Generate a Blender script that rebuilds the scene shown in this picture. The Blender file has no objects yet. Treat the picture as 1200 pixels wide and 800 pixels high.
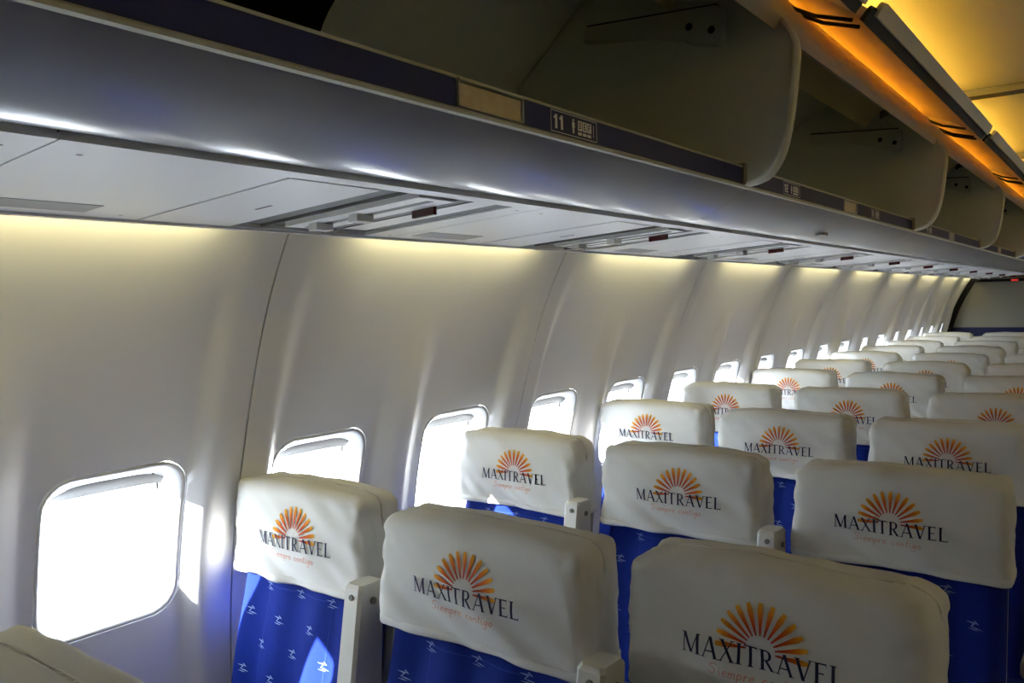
import bpy, bmesh, math, random
from mathutils import Vector, Matrix, noise
from mathutils.bvhtree import BVHTree

SC = bpy.context.scene
COL = SC.collection
PI = math.pi
H = 1.45                      # eye height above the cabin floor

# ------------------------------------------------------------------ camera, sky, sun, exposure
YAW, PITCH, ROLL, FPX = 0.649005, -0.0459786, -0.0238826, 958.86
cam_d = bpy.data.cameras.new('camera')
cam = bpy.data.objects.new('camera', cam_d)
COL.objects.link(cam)
cam_d.sensor_width = 36.0
cam_d.lens = FPX / 1200 * 36.0
cam_d.clip_start = 0.02
_cy, _sy = math.cos(YAW), math.sin(YAW)
_fw = Vector((-_sy * math.cos(PITCH), _cy * math.cos(PITCH), math.sin(PITCH)))
_r = Vector((_cy, _sy, 0))
_u = _r.cross(_fw)
_c, _s = math.cos(ROLL), math.sin(ROLL)
_r2 = _r * _c + _u * _s
_u2 = -_r * _s + _u * _c
M = Matrix((_r2, _u2, -_fw)).transposed().to_4x4()
M.translation = Vector((0, 0, H))
cam.matrix_world = M
SC.camera = cam

world = bpy.data.worlds.new('bright_sky')
SC.world = world
world.use_nodes = True
wn = world.node_tree.nodes
wn['Background'].inputs[0].default_value = (0.82, 0.91, 1.0, 1)
wn['Background'].inputs[1].default_value = 27.0

SUN_DIR = Vector((0.42, 0.80, -0.34))
sun_d = bpy.data.lights.new('sun', 'SUN')
sun_d.energy = 60.0
sun_d.angle = math.radians(0.6)
sun_d.color = (1.0, 0.97, 0.92)
sun = bpy.data.objects.new('sun', sun_d)
COL.objects.link(sun)
sun.rotation_euler = SUN_DIR.to_track_quat('-Z', 'Y').to_euler()
sun.location = (-6, -6, 6)

SC.view_settings.view_transform = 'Standard'
SC.view_settings.look = 'None'
SC.view_settings.gamma = 1.0
SC.view_settings.use_curve_mapping = False
SC.view_settings.exposure = 0.0

# ------------------------------------------------------------------ materials
MATS = {}


def mat(name, col, rough=0.5, spec=0.5, metal=0.0, bump=0.0, bscale=200.0, var=0.0, vscale=3.0,
        emit=None, estr=0.0, transl=0.0, tcol=None, coat=0.0):
    m = bpy.data.materials.new(name)
    m.use_nodes = True
    nt = m.node_tree
    b = nt.nodes['Principled BSDF']
    b.inputs['Base Color'].default_value = (*col, 1)
    b.inputs['Roughness'].default_value = rough
    b.inputs['Specular IOR Level'].default_value = spec
    b.inputs['Metallic'].default_value = metal
    b.inputs['Coat Weight'].default_value = coat
    tc = nt.nodes.new('ShaderNodeTexCoord')
    if var > 0:
        n = nt.nodes.new('ShaderNodeTexNoise')
        n.inputs['Scale'].default_value = vscale
        n.inputs['Detail'].default_value = 5
        nt.links.new(tc.outputs['Object'], n.inputs['Vector'])
        mx = nt.nodes.new('ShaderNodeMix')
        mx.data_type = 'RGBA'
        mx.inputs[6].default_value = (*[c * (1 - var) for c in col], 1)
        mx.inputs[7].default_value = (*[min(1, c * (1 + var)) for c in col], 1)
        nt.links.new(n.outputs['Fac'], mx.inputs[0])
        nt.links.new(mx.outputs[2], b.inputs['Base Color'])
    if bump > 0:
        n2 = nt.nodes.new('ShaderNodeTexNoise')
        n2.inputs['Scale'].default_value = bscale
        n2.inputs['Detail'].default_value = 3
        nt.links.new(tc.outputs['Object'], n2.inputs['Vector'])
        bp = nt.nodes.new('ShaderNodeBump')
        bp.inputs['Strength'].default_value = bump
        bp.inputs['Distance'].default_value = 0.002
        nt.links.new(n2.outputs['Fac'], bp.inputs['Height'])
        nt.links.new(bp.outputs['Normal'], b.inputs['Normal'])
    if emit:
        b.inputs['Emission Color'].default_value = (*emit, 1)
        b.inputs['Emission Strength'].default_value = estr
    if transl > 0:
        t = nt.nodes.new('ShaderNodeBsdfTranslucent')
        t.inputs['Color'].default_value = (*(tcol or col), 1)
        mix = nt.nodes.new('ShaderNodeMixShader')
        mix.inputs[0].default_value = transl
        out = nt.nodes['Material Output']
        nt.links.new(b.outputs[0], mix.inputs[1])
        nt.links.new(t.outputs[0], mix.inputs[2])
        nt.links.new(mix.outputs[0], out.inputs['Surface'])
    MATS[name] = m
    return m


mat('wall_plastic', (0.725, 0.735, 0.76), 0.38, 0.45, bump=0.05, bscale=500, var=0.02)
mat('reveal_plastic', (0.62, 0.625, 0.63), 0.35, 0.4)
mat('shade_plastic', (0.13, 0.13, 0.125), 0.5, 0.3)
mat('joint_rubber', (0.03, 0.03, 0.032), 0.7, 0.2)
mat('unit_plastic', (0.82, 0.82, 0.81), 0.30, 0.5, bump=0.04, bscale=600)
mat('unit_grey', (0.36, 0.355, 0.34), 0.55, 0.3)
mat('recess_grey', (0.16, 0.16, 0.15), 0.6, 0.3)
mat('bin_plastic', (0.34, 0.345, 0.36), 0.22, 0.5, bump=0.06, bscale=700, coat=0.15)
mat('bin_inner', (0.74, 0.76, 0.66), 0.6, 0.25, bump=0.1, bscale=300, var=0.05)
mat('bracket_grey', (0.60, 0.61, 0.52), 0.5, 0.3)
mat('bin_edge', (0.62, 0.62, 0.52), 0.4, 0.3)
mat('navy_strip', (0.032, 0.038, 0.115), 0.5, 0.12)
mat('trim_cream', (0.50, 0.49, 0.37), 0.7, 0.15)
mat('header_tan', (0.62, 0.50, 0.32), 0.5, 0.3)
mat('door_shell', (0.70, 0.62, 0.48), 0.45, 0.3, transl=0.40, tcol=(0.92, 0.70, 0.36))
mat('seal_black', (0.025, 0.028, 0.026), 0.6, 0.3)
mat('door_cap', (0.58, 0.55, 0.46), 0.4, 0.3)
mat('latch_metal', (0.30, 0.26, 0.20), 0.3, 0.5, 0.6, var=0.35, vscale=55)
mat('print_white', (0.80, 0.80, 0.78), 0.5, 0.2)
mat('print_dark', (0.02, 0.022, 0.05), 0.5, 0.2)
mat('print_navy', (0.012, 0.014, 0.045), 0.7, 0.1)
mat('print_red', (0.66, 0.30, 0.22), 0.7, 0.1)
mat('cloth_white', (0.71, 0.71, 0.68), 0.9, 0.1, bump=0.25, bscale=900, transl=0.12)
mat('fabric_blue', (0.0035, 0.017, 0.18), 0.85, 0.15, bump=0.3, bscale=1200, var=0.12, vscale=60)
mat('bird_thread', (0.26, 0.36, 0.62), 0.8, 0.1)
mat('stitch_thread', (0.015, 0.04, 0.24), 0.8, 0.1)
mat('shell_grey', (0.28, 0.28, 0.28), 0.5, 0.3)
mat('arm_cream', (0.58, 0.575, 0.53), 0.4, 0.4)
mat('arm_dark', (0.09, 0.07, 0.055), 0.5, 0.4)
mat('metal_grey', (0.35, 0.35, 0.36), 0.35, 0.5, 0.8)
mat('carpet', (0.03, 0.035, 0.07), 0.95, 0.05, bump=0.6, bscale=400, var=0.25, vscale=90)
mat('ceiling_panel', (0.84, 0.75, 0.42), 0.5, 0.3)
mat('ceiling_rib', (0.11, 0.10, 0.08), 0.5, 0.3)
mat('partition_beige', (0.16, 0.155, 0.12), 0.5, 0.3, var=0.06, vscale=2)
mat('dark_void', (0.008, 0.008, 0.009), 0.9, 0.05)
mat('red_lens', (0.06, 0.003, 0.006), 0.25, 0.5)
mat('red_lamp', (0.5, 0.02, 0.02), 0.3, 0.5, emit=(1, 0.05, 0.03), estr=0.6)
mat('lamp_wash', (1, 0.9, 0.6), 0.5, 0.2, emit=(1.0, 0.87, 0.43), estr=16.0)
mat('lamp_cove', (1, 0.85, 0.5), 0.5, 0.2, emit=(1.0, 0.68, 0.15), estr=80.0)
mat('lamp_fill', (1, 0.85, 0.5), 0.5, 0.2, emit=(1.0, 0.70, 0.18), estr=4.5)
mat('clear_lens', (0.75, 0.75, 0.73), 0.15, 0.6)

# window pane: clear acrylic, mostly transparent with a little reflection and haze
gm = bpy.data.materials.new('acrylic_pane')
gm.use_nodes = True
nt = gm.node_tree
nt.nodes.remove(nt.nodes['Principled BSDF'])
tr = nt.nodes.new('ShaderNodeBsdfTransparent')
tr.inputs[0].default_value = (0.96, 0.97, 0.98, 1)
gl = nt.nodes.new('ShaderNodeBsdfGlossy')
gl.inputs['Roughness'].default_value = 0.05
mx = nt.nodes.new('ShaderNodeMixShader')
mx.inputs[0].default_value = 0.06
nt.links.new(tr.outputs[0], mx.inputs[1])
nt.links.new(gl.outputs[0], mx.inputs[2])
nt.links.new(mx.outputs[0], nt.nodes['Material Output'].inputs['Surface'])
MATS['acrylic_pane'] = gm

# sun print on the covers: colour runs from red at the hub to yellow at the tips (inked gradient)
sm = bpy.data.materials.new('sun_print')
sm.use_nodes = True
nt = sm.node_tree
b = nt.nodes['Principled BSDF']
b.inputs['Roughness'].default_value = 0.8
b.inputs['Specular IOR Level'].default_value = 0.1
at = nt.nodes.new('ShaderNodeAttribute')
at.attribute_name = 'ink'
nt.links.new(at.outputs['Color'], b.inputs['Base Color'])
MATS['sun_print'] = sm


# ------------------------------------------------------------------ helpers
def mesh(name, verts, faces, m, smooth=False):
    me = bpy.data.meshes.new(name)
    me.from_pydata([tuple(v) for v in verts], [], faces)
    me.materials.append(MATS[m])
    if smooth:
        for p in me.polygons:
            p.use_smooth = True
    me.update()
    return me


def put(name, me, parent=None, loc=None, rot=None):
    o = bpy.data.objects.new(name, me)
    COL.objects.link(o)
    if parent is not None:
        o.parent = parent
    if loc is not None:
        o.location = loc
    if rot is not None:
        o.rotation_euler = rot
    return o


def empty(name, loc=(0, 0, 0)):
    o = bpy.data.objects.new(name, None)
    COL.objects.link(o)
    o.location = loc
    o.empty_display_size = 0.1
    return o


def tag(o, label=None, cat=None, group=None, kind=None):
    if label:
        o['label'] = label
    if cat:
        o['category'] = cat
    if group:
        o['group'] = group
    if kind:
        o['kind'] = kind
    return o


def copy_tree(o, parent=None):
    c = o.copy()
    COL.objects.link(c)
    c.parent = parent
    for ch in list(o.children):
        copy_tree(ch, c)
    return c


def bm_mesh(name, bm, m, smooth=False):
    me = bpy.data.meshes.new(name)
    bmesh.ops.recalc_face_normals(bm, faces=bm.faces)
    bm.to_mesh(me)
    bm.free()
    me.materials.append(MATS[m])
    if smooth:
        for p in me.polygons:
            p.use_smooth = True
    return me


def box_bm(x0, x1, y0, y1, z0, z1, bev=0.0, seg=2, bm=None):
    nb = bm or bmesh.new()
    vs = [nb.verts.new(p) for p in ((x0, y0, z0), (x1, y0, z0), (x1, y1, z0), (x0, y1, z0),
                                    (x0, y0, z1), (x1, y0, z1), (x1, y1, z1), (x0, y1, z1))]
    fs = [nb.faces.new([vs[i] for i in q]) for q in
          ((3, 2, 1, 0), (4, 5, 6, 7), (0, 1, 5, 4), (1, 2, 6, 5), (2, 3, 7, 6), (3, 0, 4, 7))]
    if bev > 0:
        es = set()
        for f in fs:
            es.update(f.edges)
        bmesh.ops.bevel(nb, geom=list(es), offset=bev, segments=seg, affect='EDGES', profile=0.5)
    return nb


def box(name, x0, x1, y0, y1, z0, z1, m, bev=0.0, parent=None, seg=2):
    return put(name, bm_mesh(name, box_bm(x0, x1, y0, y1, z0, z1, bev, seg), m), parent)


def auto_smooth(me, deg=40):
    me.set_sharp_from_angle(angle=math.radians(deg))
    for p in me.polygons:
        p.use_smooth = True


def extrude_y(name, prof, y0, y1, m, closed=True, smooth=True):
    """solid from an (x, z) outline run along the cabin"""
    n = len(prof)
    v = [(x, y0, z) for x, z in prof] + [(x, y1, z) for x, z in prof]
    f = []
    for i in range(n if closed else n - 1):
        j = (i + 1) % n
        f.append((i, j, n + j, n + i))
    if closed:
        f.append(tuple(range(n - 1, -1, -1)))
        f.append(tuple(range(n, 2 * n)))
    bm = bmesh.new()
    bv = [bm.verts.new(p) for p in v]
    for q in f:
        bm.faces.new([bv[i] for i in q])
    me = bm_mesh(name, bm, m)
    if smooth:
        auto_smooth(me, 35)
    return me


def smooth_path(pts, n=6):
    """Catmull-Rom through pts"""
    out = []
    P = [pts[0]] + list(pts) + [pts[-1]]
    for i in range(1, len(P) - 2):
        p0, p1, p2, p3 = [Vector(q) for q in P[i - 1:i + 3]]
        for k in range(n):
            t = k / n
            out.append(0.5 * ((2 * p1) + (-p0 + p2) * t + (2 * p0 - 5 * p1 + 4 * p2 - p3) * t * t
                              + (-p0 + 3 * p1 - 3 * p2 + p3) * t ** 3))
    out.append(Vector(pts[-1]))
    return [tuple(q) for q in out]


def tube_bm(path, r, seg=8, bm=None):
    nb = bm or bmesh.new()
    rings = []
    P = [Vector(p) for p in path]
    for i, p in enumerate(P):
        t = (P[min(i + 1, len(P) - 1)] - P[max(i - 1, 0)]).normalized()
        a = Vector((0, 0, 1)) if abs(t.z) < 0.9 else Vector((1, 0, 0))
        u = t.cross(a).normalized()
        w = t.cross(u)
        rings.append([nb.verts.new(p + (u * math.cos(2 * PI * k / seg) + w * math.sin(2 * PI * k / seg)) * r)
                      for k in range(seg)])
    for a, c in zip(rings, rings[1:]):
        for k in range(seg):
            nb.faces.new((a[k], a[(k + 1) % seg], c[(k + 1) % seg], c[k]))
    nb.faces.new(rings[0][::-1])
    nb.faces.new(rings[-1])
    return nb


# ------------------------------------------------------------------ cabin dimensions
XC, ZC, RC = 0.15, 0.613, 1.80            # inner wall circle
CAB0, CAB1 = -2.014, 9.90
JOINT0, PP, WP = 1.050, 1.016, 0.508      # panel joint, panel pitch, window pitch
WZ, WHH, WHW = 0.979, 0.168, 0.148        # window bezel centre height and half size
WALL_TOP, WALL_BOT = 1.655, 0.10


def wall_x(z):
    return XC - math.sqrt(max(0.01, RC * RC - (z - ZC) ** 2))


def sstep(a, c, x):
    t = min(1, max(0, (x - a) / (c - a)))
    return t * t * (3 - 2 * t)


def lstep(a, c, x):
    t = min(1, max(0, (x - a) / (c - a)))
    return 0.75 * t + 0.25 * t * t * (3 - 2 * t)


def ridge(y, z):
    """how far the moulded pilasters stand into the cabin; y measured from a panel joint"""
    dj = abs((y + PP / 2) % PP - PP / 2)            # distance to a joint
    dm = abs(y % PP - PP / 2)                       # distance to the mid rib
    aj = 0.036 * (1 - sstep(1.10, 1.64, z))
    am = 0.034 * (1 - sstep(1.12, 1.46, z))
    rj = 1 - lstep(0.068, 0.112, dj)
    rm = 1 - lstep(0.018, 0.082, dm)
    return aj * rj + am * rm


def rrect(hw, hh, r, th):
    """point of a rounded rectangle on the ray at angle th"""
    c, s = math.cos(th), math.sin(th)
    lo, hi = 0.0, 1.0
    for _ in range(40):
        t = (lo + hi) / 2
        x, y = abs(c * t), abs(s * t)
        qx, qy = x - hw + r, y - hh + r
        d = math.hypot(max(qx, 0), max(qy, 0)) + min(max(qx, qy), 0) - r
        if d > 0:
            hi = t
        else:
            lo = t
    return c * lo, s * lo


NB = 48            # grid columns across one window cell


def panel_mesh():
    """one sidewall moulding, two window openings, y from 0 to PP (less a fine joint gap)"""
    bm = bmesh.new()
    cache = {}

    def vert(y, z):
        k = (round(y, 5), round(z, 5))
        if k not in cache:
            yy = min(PP - 0.002, max(0.002, y))
            cache[k] = bm.verts.new((wall_x(z) + ridge(yy, z), yy, z))
        return cache[k]
    zb0, zb1 = 0.74, 1.22
    ups = [zb1 + (WALL_TOP - zb1) * i / 26 for i in range(27)]
    dns = [WALL_BOT + (zb0 - WALL_BOT) * i / 14 for i in range(15)]
    for cell in range(2):
        c0 = cell * WP
        ys = [c0 + WP * i / NB for i in range(NB + 1)]
        for zs in (ups, dns):
            for a, c in zip(zs, zs[1:]):
                for p, q in zip(ys, ys[1:]):
                    bm.faces.new((vert(p, a), vert(q, a), vert(q, c), vert(p, c)))
        yc = c0 + WP / 2
        bd = []
        for i in range(NB):
            bd.append((ys[i], zb0))
        for i in range(NB):
            bd.append((ys[-1], zb0 + (zb1 - zb0) * i / NB))
        for i in range(NB):
            bd.append((ys[NB - i], zb1))
        for i in range(NB):
            bd.append((ys[0], zb1 - (zb1 - zb0) * i / NB))
        rings = []
        K = 9
        for k in range(K + 1):
            t = k / K
            ring = []
            for (y, z) in bd:
                th = math.atan2(z - WZ, y - yc)
                oy, oz = rrect(WHW, WHH, 0.062, th)
                ring.append(vert(yc + oy + (y - yc - oy) * t, WZ + oz + (z - WZ - oz) * t))
            rings.append(ring)
        n = len(bd)
        for a, c in zip(rings, rings[1:]):
            for i in range(n):
                j = (i + 1) % n
                q = (a[i], c[i], c[j], a[j])
                if len(set(q)) == 4:
                    try:
                        bm.faces.new(q)
                    except ValueError:
                        pass
    # fold the outline back so the moulding has thickness at its joints
    be = [e for e in bm.edges if e.is_boundary]
    ret = bmesh.ops.extrude_edge_only(bm, edges=be)
    for v in ret['geom']:
        if isinstance(v, bmesh.types.BMVert):
            v.co.x -= 0.012
    me = bm_mesh('sidewall_panel', bm, 'wall_plastic')
    auto_smooth(me, 50)
    return me


def window_parts(parent):
    n = 72

    def ring(hw, hh, r, dx):
        o = []
        for i in range(n):
            y, z = rrect(hw, hh, r, 2 * PI * i / n)
            o.append((wall_x(WZ + z) + dx, y, WZ + z))
        return o

    def loft(name, rings, m, cap=False):
        v = [p for r_ in rings for p in r_]
        f = []
        for k in range(len(rings) - 1):
            for i in range(n):
                j = (i + 1) % n
                f.append((k * n + i, k * n + j, (k + 1) * n + j, (k + 1) * n + i))
        if cap:
            f.append(tuple(range((len(rings) - 1) * n, len(rings) * n)))
        return mesh(name, v, f, m, True)
    put('frame', loft('window_frame', [
        ring(WHW - 0.0015, WHH - 0.0015, 0.0605, -0.014), ring(WHW - 0.0015, WHH - 0.0015, 0.0605, -0.002),
        ring(WHW - 0.004, WHH - 0.004, 0.058, 0.001), ring(WHW - 0.010, WHH - 0.010, 0.054, -0.003),
        ring(WHW - 0.019, WHH - 0.020, 0.048, -0.022), ring(WHW - 0.024, WHH - 0.026, 0.044, -0.040),
        ring(WHW - 0.026, WHH - 0.028, 0.042, -0.055), ring(WHW - 0.034, WHH - 0.036, 0.036, -0.057),
        ring(WHW - 0.036, WHH - 0.038, 0.034, -0.085)], 'reveal_plastic'), parent)
    put('pane', loft('window_pane', [ring(WHW - 0.030, WHH - 0.032, 0.038, -0.0565),
                                     ring(0.01, 0.01, 0.005, -0.0565)], 'acrylic_pane', True), parent)
    # edge of the raised blind: a shallow lip across the head of the opening
    v, f = [], []
    m = 16
    for i in range(m + 1):
        y = -0.112 + 0.224 * i / m
        e = 1 - (abs(y) / 0.118) ** 4
        zt = WZ + WHH - 0.024 - 0.02 * (1 - e)
        zb = zt - 0.010 - 0.018 * e
        v += [(wall_x(zt) - 0.030, y, zt), (wall_x(zb) - 0.040, y, zb), (wall_x(zb) - 0.052, y, zb + 0.002)]
    for i in range(m):
        for k in range(2):
            a = i * 3 + k
            f.append((a, a + 3, a + 4, a + 1))
    put('blind', mesh('window_blind', v, f, 'shade_plastic', True), parent)
    # little grip in the upper corner of the blind
    bmg = tube_bm([(wall_x(1.09) - 0.044, 0.098, 1.113), (wall_x(1.07) - 0.044, 0.109, 1.099),
                   (wall_x(1.05) - 0.044, 0.113, 1.078)], 0.0026, 6)
    put('grip', bm_mesh('blind_grip', bmg, 'shade_plastic', True), parent)


# ------------------------------------------------------------------ setting: walls and windows
PANEL = panel_mesh()
wall_left = tag(empty('wall_left'), kind='structure')
wall_right = tag(empty('wall_right', (2 * XC, 0, 0)), kind='structure')
wall_right.scale = (-1, 1, 1)
k0, k1 = -3, 9
strip_me = None
for side, wroot in (('left', wall_left), ('right', wall_right)):
    for k in range(k0, k1):
        put('sidewall_panel', PANEL, wroot, (0, JOINT0 + k * PP, 0))
    for k in range(k0, k1 + 1):
        if strip_me is None:
            prof = [(wall_x(z) + ridge(0.003, z) - 0.010, z) for z in [WALL_BOT + (WALL_TOP - WALL_BOT) * i / 30 for i in range(31)]]
            prof = prof + [(x - 0.012, z) for x, z in prof[::-1]]
            strip_me = extrude_y('joint_seal', prof, -0.012, 0.012, 'joint_rubber')
        put('joint_seal', strip_me, wroot, (0, JOINT0 + k * PP, 0))
    # lower kick panel closing the wall to the floor
    put('kick_panel', extrude_y('kick_panel', [(wall_x(0.10), 0.104), (wall_x(0.0) + 0.004, -0.01),
                                               (wall_x(0.0) - 0.02, -0.01), (wall_x(0.10) - 0.02, 0.104)],
                                CAB0, CAB1 + .3, 'shell_grey'), wroot)
    # warm wash lamps behind the valance above the panels
    lamp = bm_mesh('lamp_tube', tube_bm([(-1.297, -0.33, 1.628), (-1.297, 0.33, 1.628)], 0.011, 10), 'lamp_wash', True)
    for k in range(k0, k1):
        put('lamp_tube', lamp, wroot, (0, JOINT0 + (k + 0.5) * PP + 0.01, 0))
put('closed_bins', extrude_y('closed_bins', [(-1.285, 1.60), (-0.85, 1.635), (-0.69, 1.70), (-0.60, 1.80), (-0.575, 1.95), (-0.60, 2.06),
                                             (-0.66, 2.15), (-1.05, 2.22), (-1.30, 2.02), (-1.31, 1.80)], CAB0, CAB1, 'bin_plastic'), wall_right)
tag(wall_left, 'curved white cabin sidewall of moulded window panels')
tag(wall_right, 'curved white cabin sidewall across the aisle')

protoW = tag(empty('window_1'), kind='structure')
window_parts(protoW)
widx = 0
PORT_ME = None
for side in (0, 1):
    for k in range(2 * k0, 2 * k1):
        yc = JOINT0 + WP * (k + 0.5)
        if yc > CAB1:
            continue
        widx += 1
        o = protoW if widx == 1 else copy_tree(protoW)
        o.name = 'window_%d' % widx
        if side == 0:
            o.location = (0, yc, 0)
        else:
            o.location = (2 * XC, yc, 0)
            o.scale = (-1, 1, 1)
            for ch in o.children:            # unseen far side: blinds added drawn, to block its daylight
                if ch.name.startswith('pane'):
                    if PORT_ME is None:
                        PORT_ME = ch.data.copy()
                        PORT_ME.materials.clear()
                        PORT_ME.materials.append(MATS['shade_plastic'])
                    ch.data = PORT_ME
                    ch.name = 'added_blind'

# outer fuselage skin above and below the window band (keeps daylight out of the wall cavity)


def skin(name, half, dx, dz):
    pr = half + [(2 * XC - x, z) for x, z in half[::-1]]
    pr2 = [(x + (dx if x > XC else -dx), z + dz) for x, z in pr]
    o = put(name, extrude_y(name, pr + pr2[::-1], CAB0 - .05, CAB1 + .4, 'dark_void'))
    tag(o, kind='structure')


skin('wall_crown', smooth_path([(-1.592, 1.160), (-1.625, 1.20), (-1.60, 1.45), (-1.50, 1.75), (-1.42, 1.95), (-1.28, 2.15), (-1.02, 2.32), (-0.50, 2.42), (0.10, 2.44)], 4), 0.012, 0.012)
skin('wall_belly', [(-1.668, 0.792), (-1.72, 0.74), (-1.74, 0.55), (-1.70, 0.20), (-1.62, 0.0), (-1.5, -0.08), (0.10, -0.1)], 0.012, -0.012)

fl = box('floor', -1.62, 1.92, CAB0, CAB1 + .35, -0.03, 0.0, 'carpet')
tag(fl, kind='structure')
wf = box('wall_front', -1.75, 2.05, CAB0 - .06, CAB0 - .01, 0.0, 2.30, 'partition_beige')
tag(wf, kind='structure')

# rear partition with dark edge strip, dark dado and header
wb = tag(empty('wall_back', (0, 9.86, 0)), kind='structure')
def outline(z0, z1):
    e_ = [(wall_x(z) + 0.055, z) for z in [z0 + (z1 - z0) * i / 14 for i in range(15)]]
    return e_ + [(0.3 - x, z) for x, z in e_[::-1]]


def plate_xz(name, prof, y0, y1, m, parent):
    n = len(prof)
    bm = bmesh.new()
    a = [bm.verts.new((x, y0, z)) for x, z in prof]
    c = [bm.verts.new((x, y1, z)) for x, z in prof]
    bm.faces.new(a)
    bm.faces.new(c[::-1])
    for i in range(n):
        j = (i + 1) % n
        bm.faces.new((a[i], c[i], c[j], a[j]))
    return put(name, bm_mesh(name, bm, m), parent)


plate_xz('partition_panel', outline(1.085, 1.60), 0, 0.03, 'partition_beige', wb)
plate_xz('dado', outline(0.0, 1.085), 0.0, 0.03, 'print_navy', wb)
ed2 = [(wall_x(z) + 0.002, z) for z in [0.02 + 1.60 * i / 24 for i in range(25)]]
plate_xz('edge_strip', ed2 + [(x + 0.053, z) for x, z in ed2[::-1]], -0.06, 0.03, 'dark_void', wb)
box('header', -1.36, 1.66, -0.02, 0.03, 1.565, 2.25, 'partition_beige', 0, wb)
box('header_shadow', -1.34, 1.64, -0.05, -0.021, 1.560, 1.585, 'dark_void', 0, wb)  # dark strip standing in for the shadow at the foot of the header
rl = box('exit_light', -0.99, -0.93, 9.775, 9.809, 1.562, 1.578, 'red_lamp', 0.003)
tag(rl, 'small glowing red light on the dark strip over the rear partition', 'light')

# ceiling with cross ribs and the cove lamps above the bins
ceil = tag(empty('ceiling'), kind='structure')
cp = smooth_path([(-0.86, 2.12), (-0.78, 2.185), (-0.62, 2.205), (-0.30, 2.205), (0.15, 2.215), (0.60, 2.205), (0.92, 2.205), (1.08, 2.185), (1.16, 2.12)], 5)
BINP, BIN0 = 1.745, 0.041        # bin pitch and start of the bin with the 11 sign
ribs = [BIN0 + BINP * k for k in range(-1, 7)]
for a in ribs:
    e = min(a + BINP, CAB1 + 0.3)
    if a > CAB1:
        continue
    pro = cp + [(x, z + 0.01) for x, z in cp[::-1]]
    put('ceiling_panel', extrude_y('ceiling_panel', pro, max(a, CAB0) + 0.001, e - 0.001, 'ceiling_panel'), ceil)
    rp = [(x, z - 0.002) for x, z in cp[4:-4]]
    rp = rp + [(x, z - 0.026) for x, z in rp[::-1]]
    put('ceiling_rib', extrude_y('ceiling_rib', rp, a - 0.036, a + 0.036, 'ceiling_rib'), ceil)
    for sx in (0, 1):
        lx = -0.672 if sx == 0 else 2 * XC + 0.672
        lm_ = 'lamp_cove' if sx == 0 and a > 1.0 else 'lamp_fill'      # full aft of the 11 bin; the rest are added dim fill for bin interiors
        if e - a > 0.5:
            put('lamp_tube', bm_mesh('cove_tube', tube_bm([(lx, a + 0.10, 2.182), (lx, e - 0.10, 2.182)], 0.009, 10), lm_, True), ceil)

# ------------------------------------------------------------------ overhead bins
def bez_arc(cx, cz, r, a0, a1, n):
    return [(cx + r * math.cos(math.radians(a0 + (a1 - a0) * i / n)), cz + r * math.sin(math.radians(a0 + (a1 - a0) * i / n))) for i in range(n + 1)]


TX, TZ = -0.690, 1.695                    # trim line under the navy strip
under = smooth_path([(-0.846, 1.668), (-0.851, 1.650), (-0.847, 1.636), (-0.836, 1.630), (-0.818, 1.632), (-0.790, 1.641),
                     (-0.745, 1.660), (-0.712, 1.679), (TX, TZ)], 4)
shell_prof = under + [(TX, TZ + 0.006), (-0.72, 1.712), (-1.19, 1.712), (-1.19, 1.700), (-0.86, 1.695)]
back_prof = smooth_path([(-1.19, 1.712), (-1.285, 1.80), (-1.325, 1.92), (-1.300, 2.015), (-1.19, 2.110), (-1.09, 2.200), (-1.00, 2.235)], 5)
div_front = smooth_path([(TX - 0.004, 1.701), (-0.655, 1.706), (-0.625, 1.722), (-0.600, 1.765), (-0.585, 1.83), (-0.575, 1.91),
                         (-0.570, 1.965), (-0.575, 2.000), (-0.592, 2.028), (-0.625, 2.062), (-0.70, 2.115), (-0.80, 2.165), (-0.98, 2.232)], 5)
div_prof = div_front + [(-1.09, 2.196), (-1.19, 2.106), (-1.298, 2.012), (-1.320, 1.92), (-1.282, 1.80), (-1.188, 1.714)]


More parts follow.
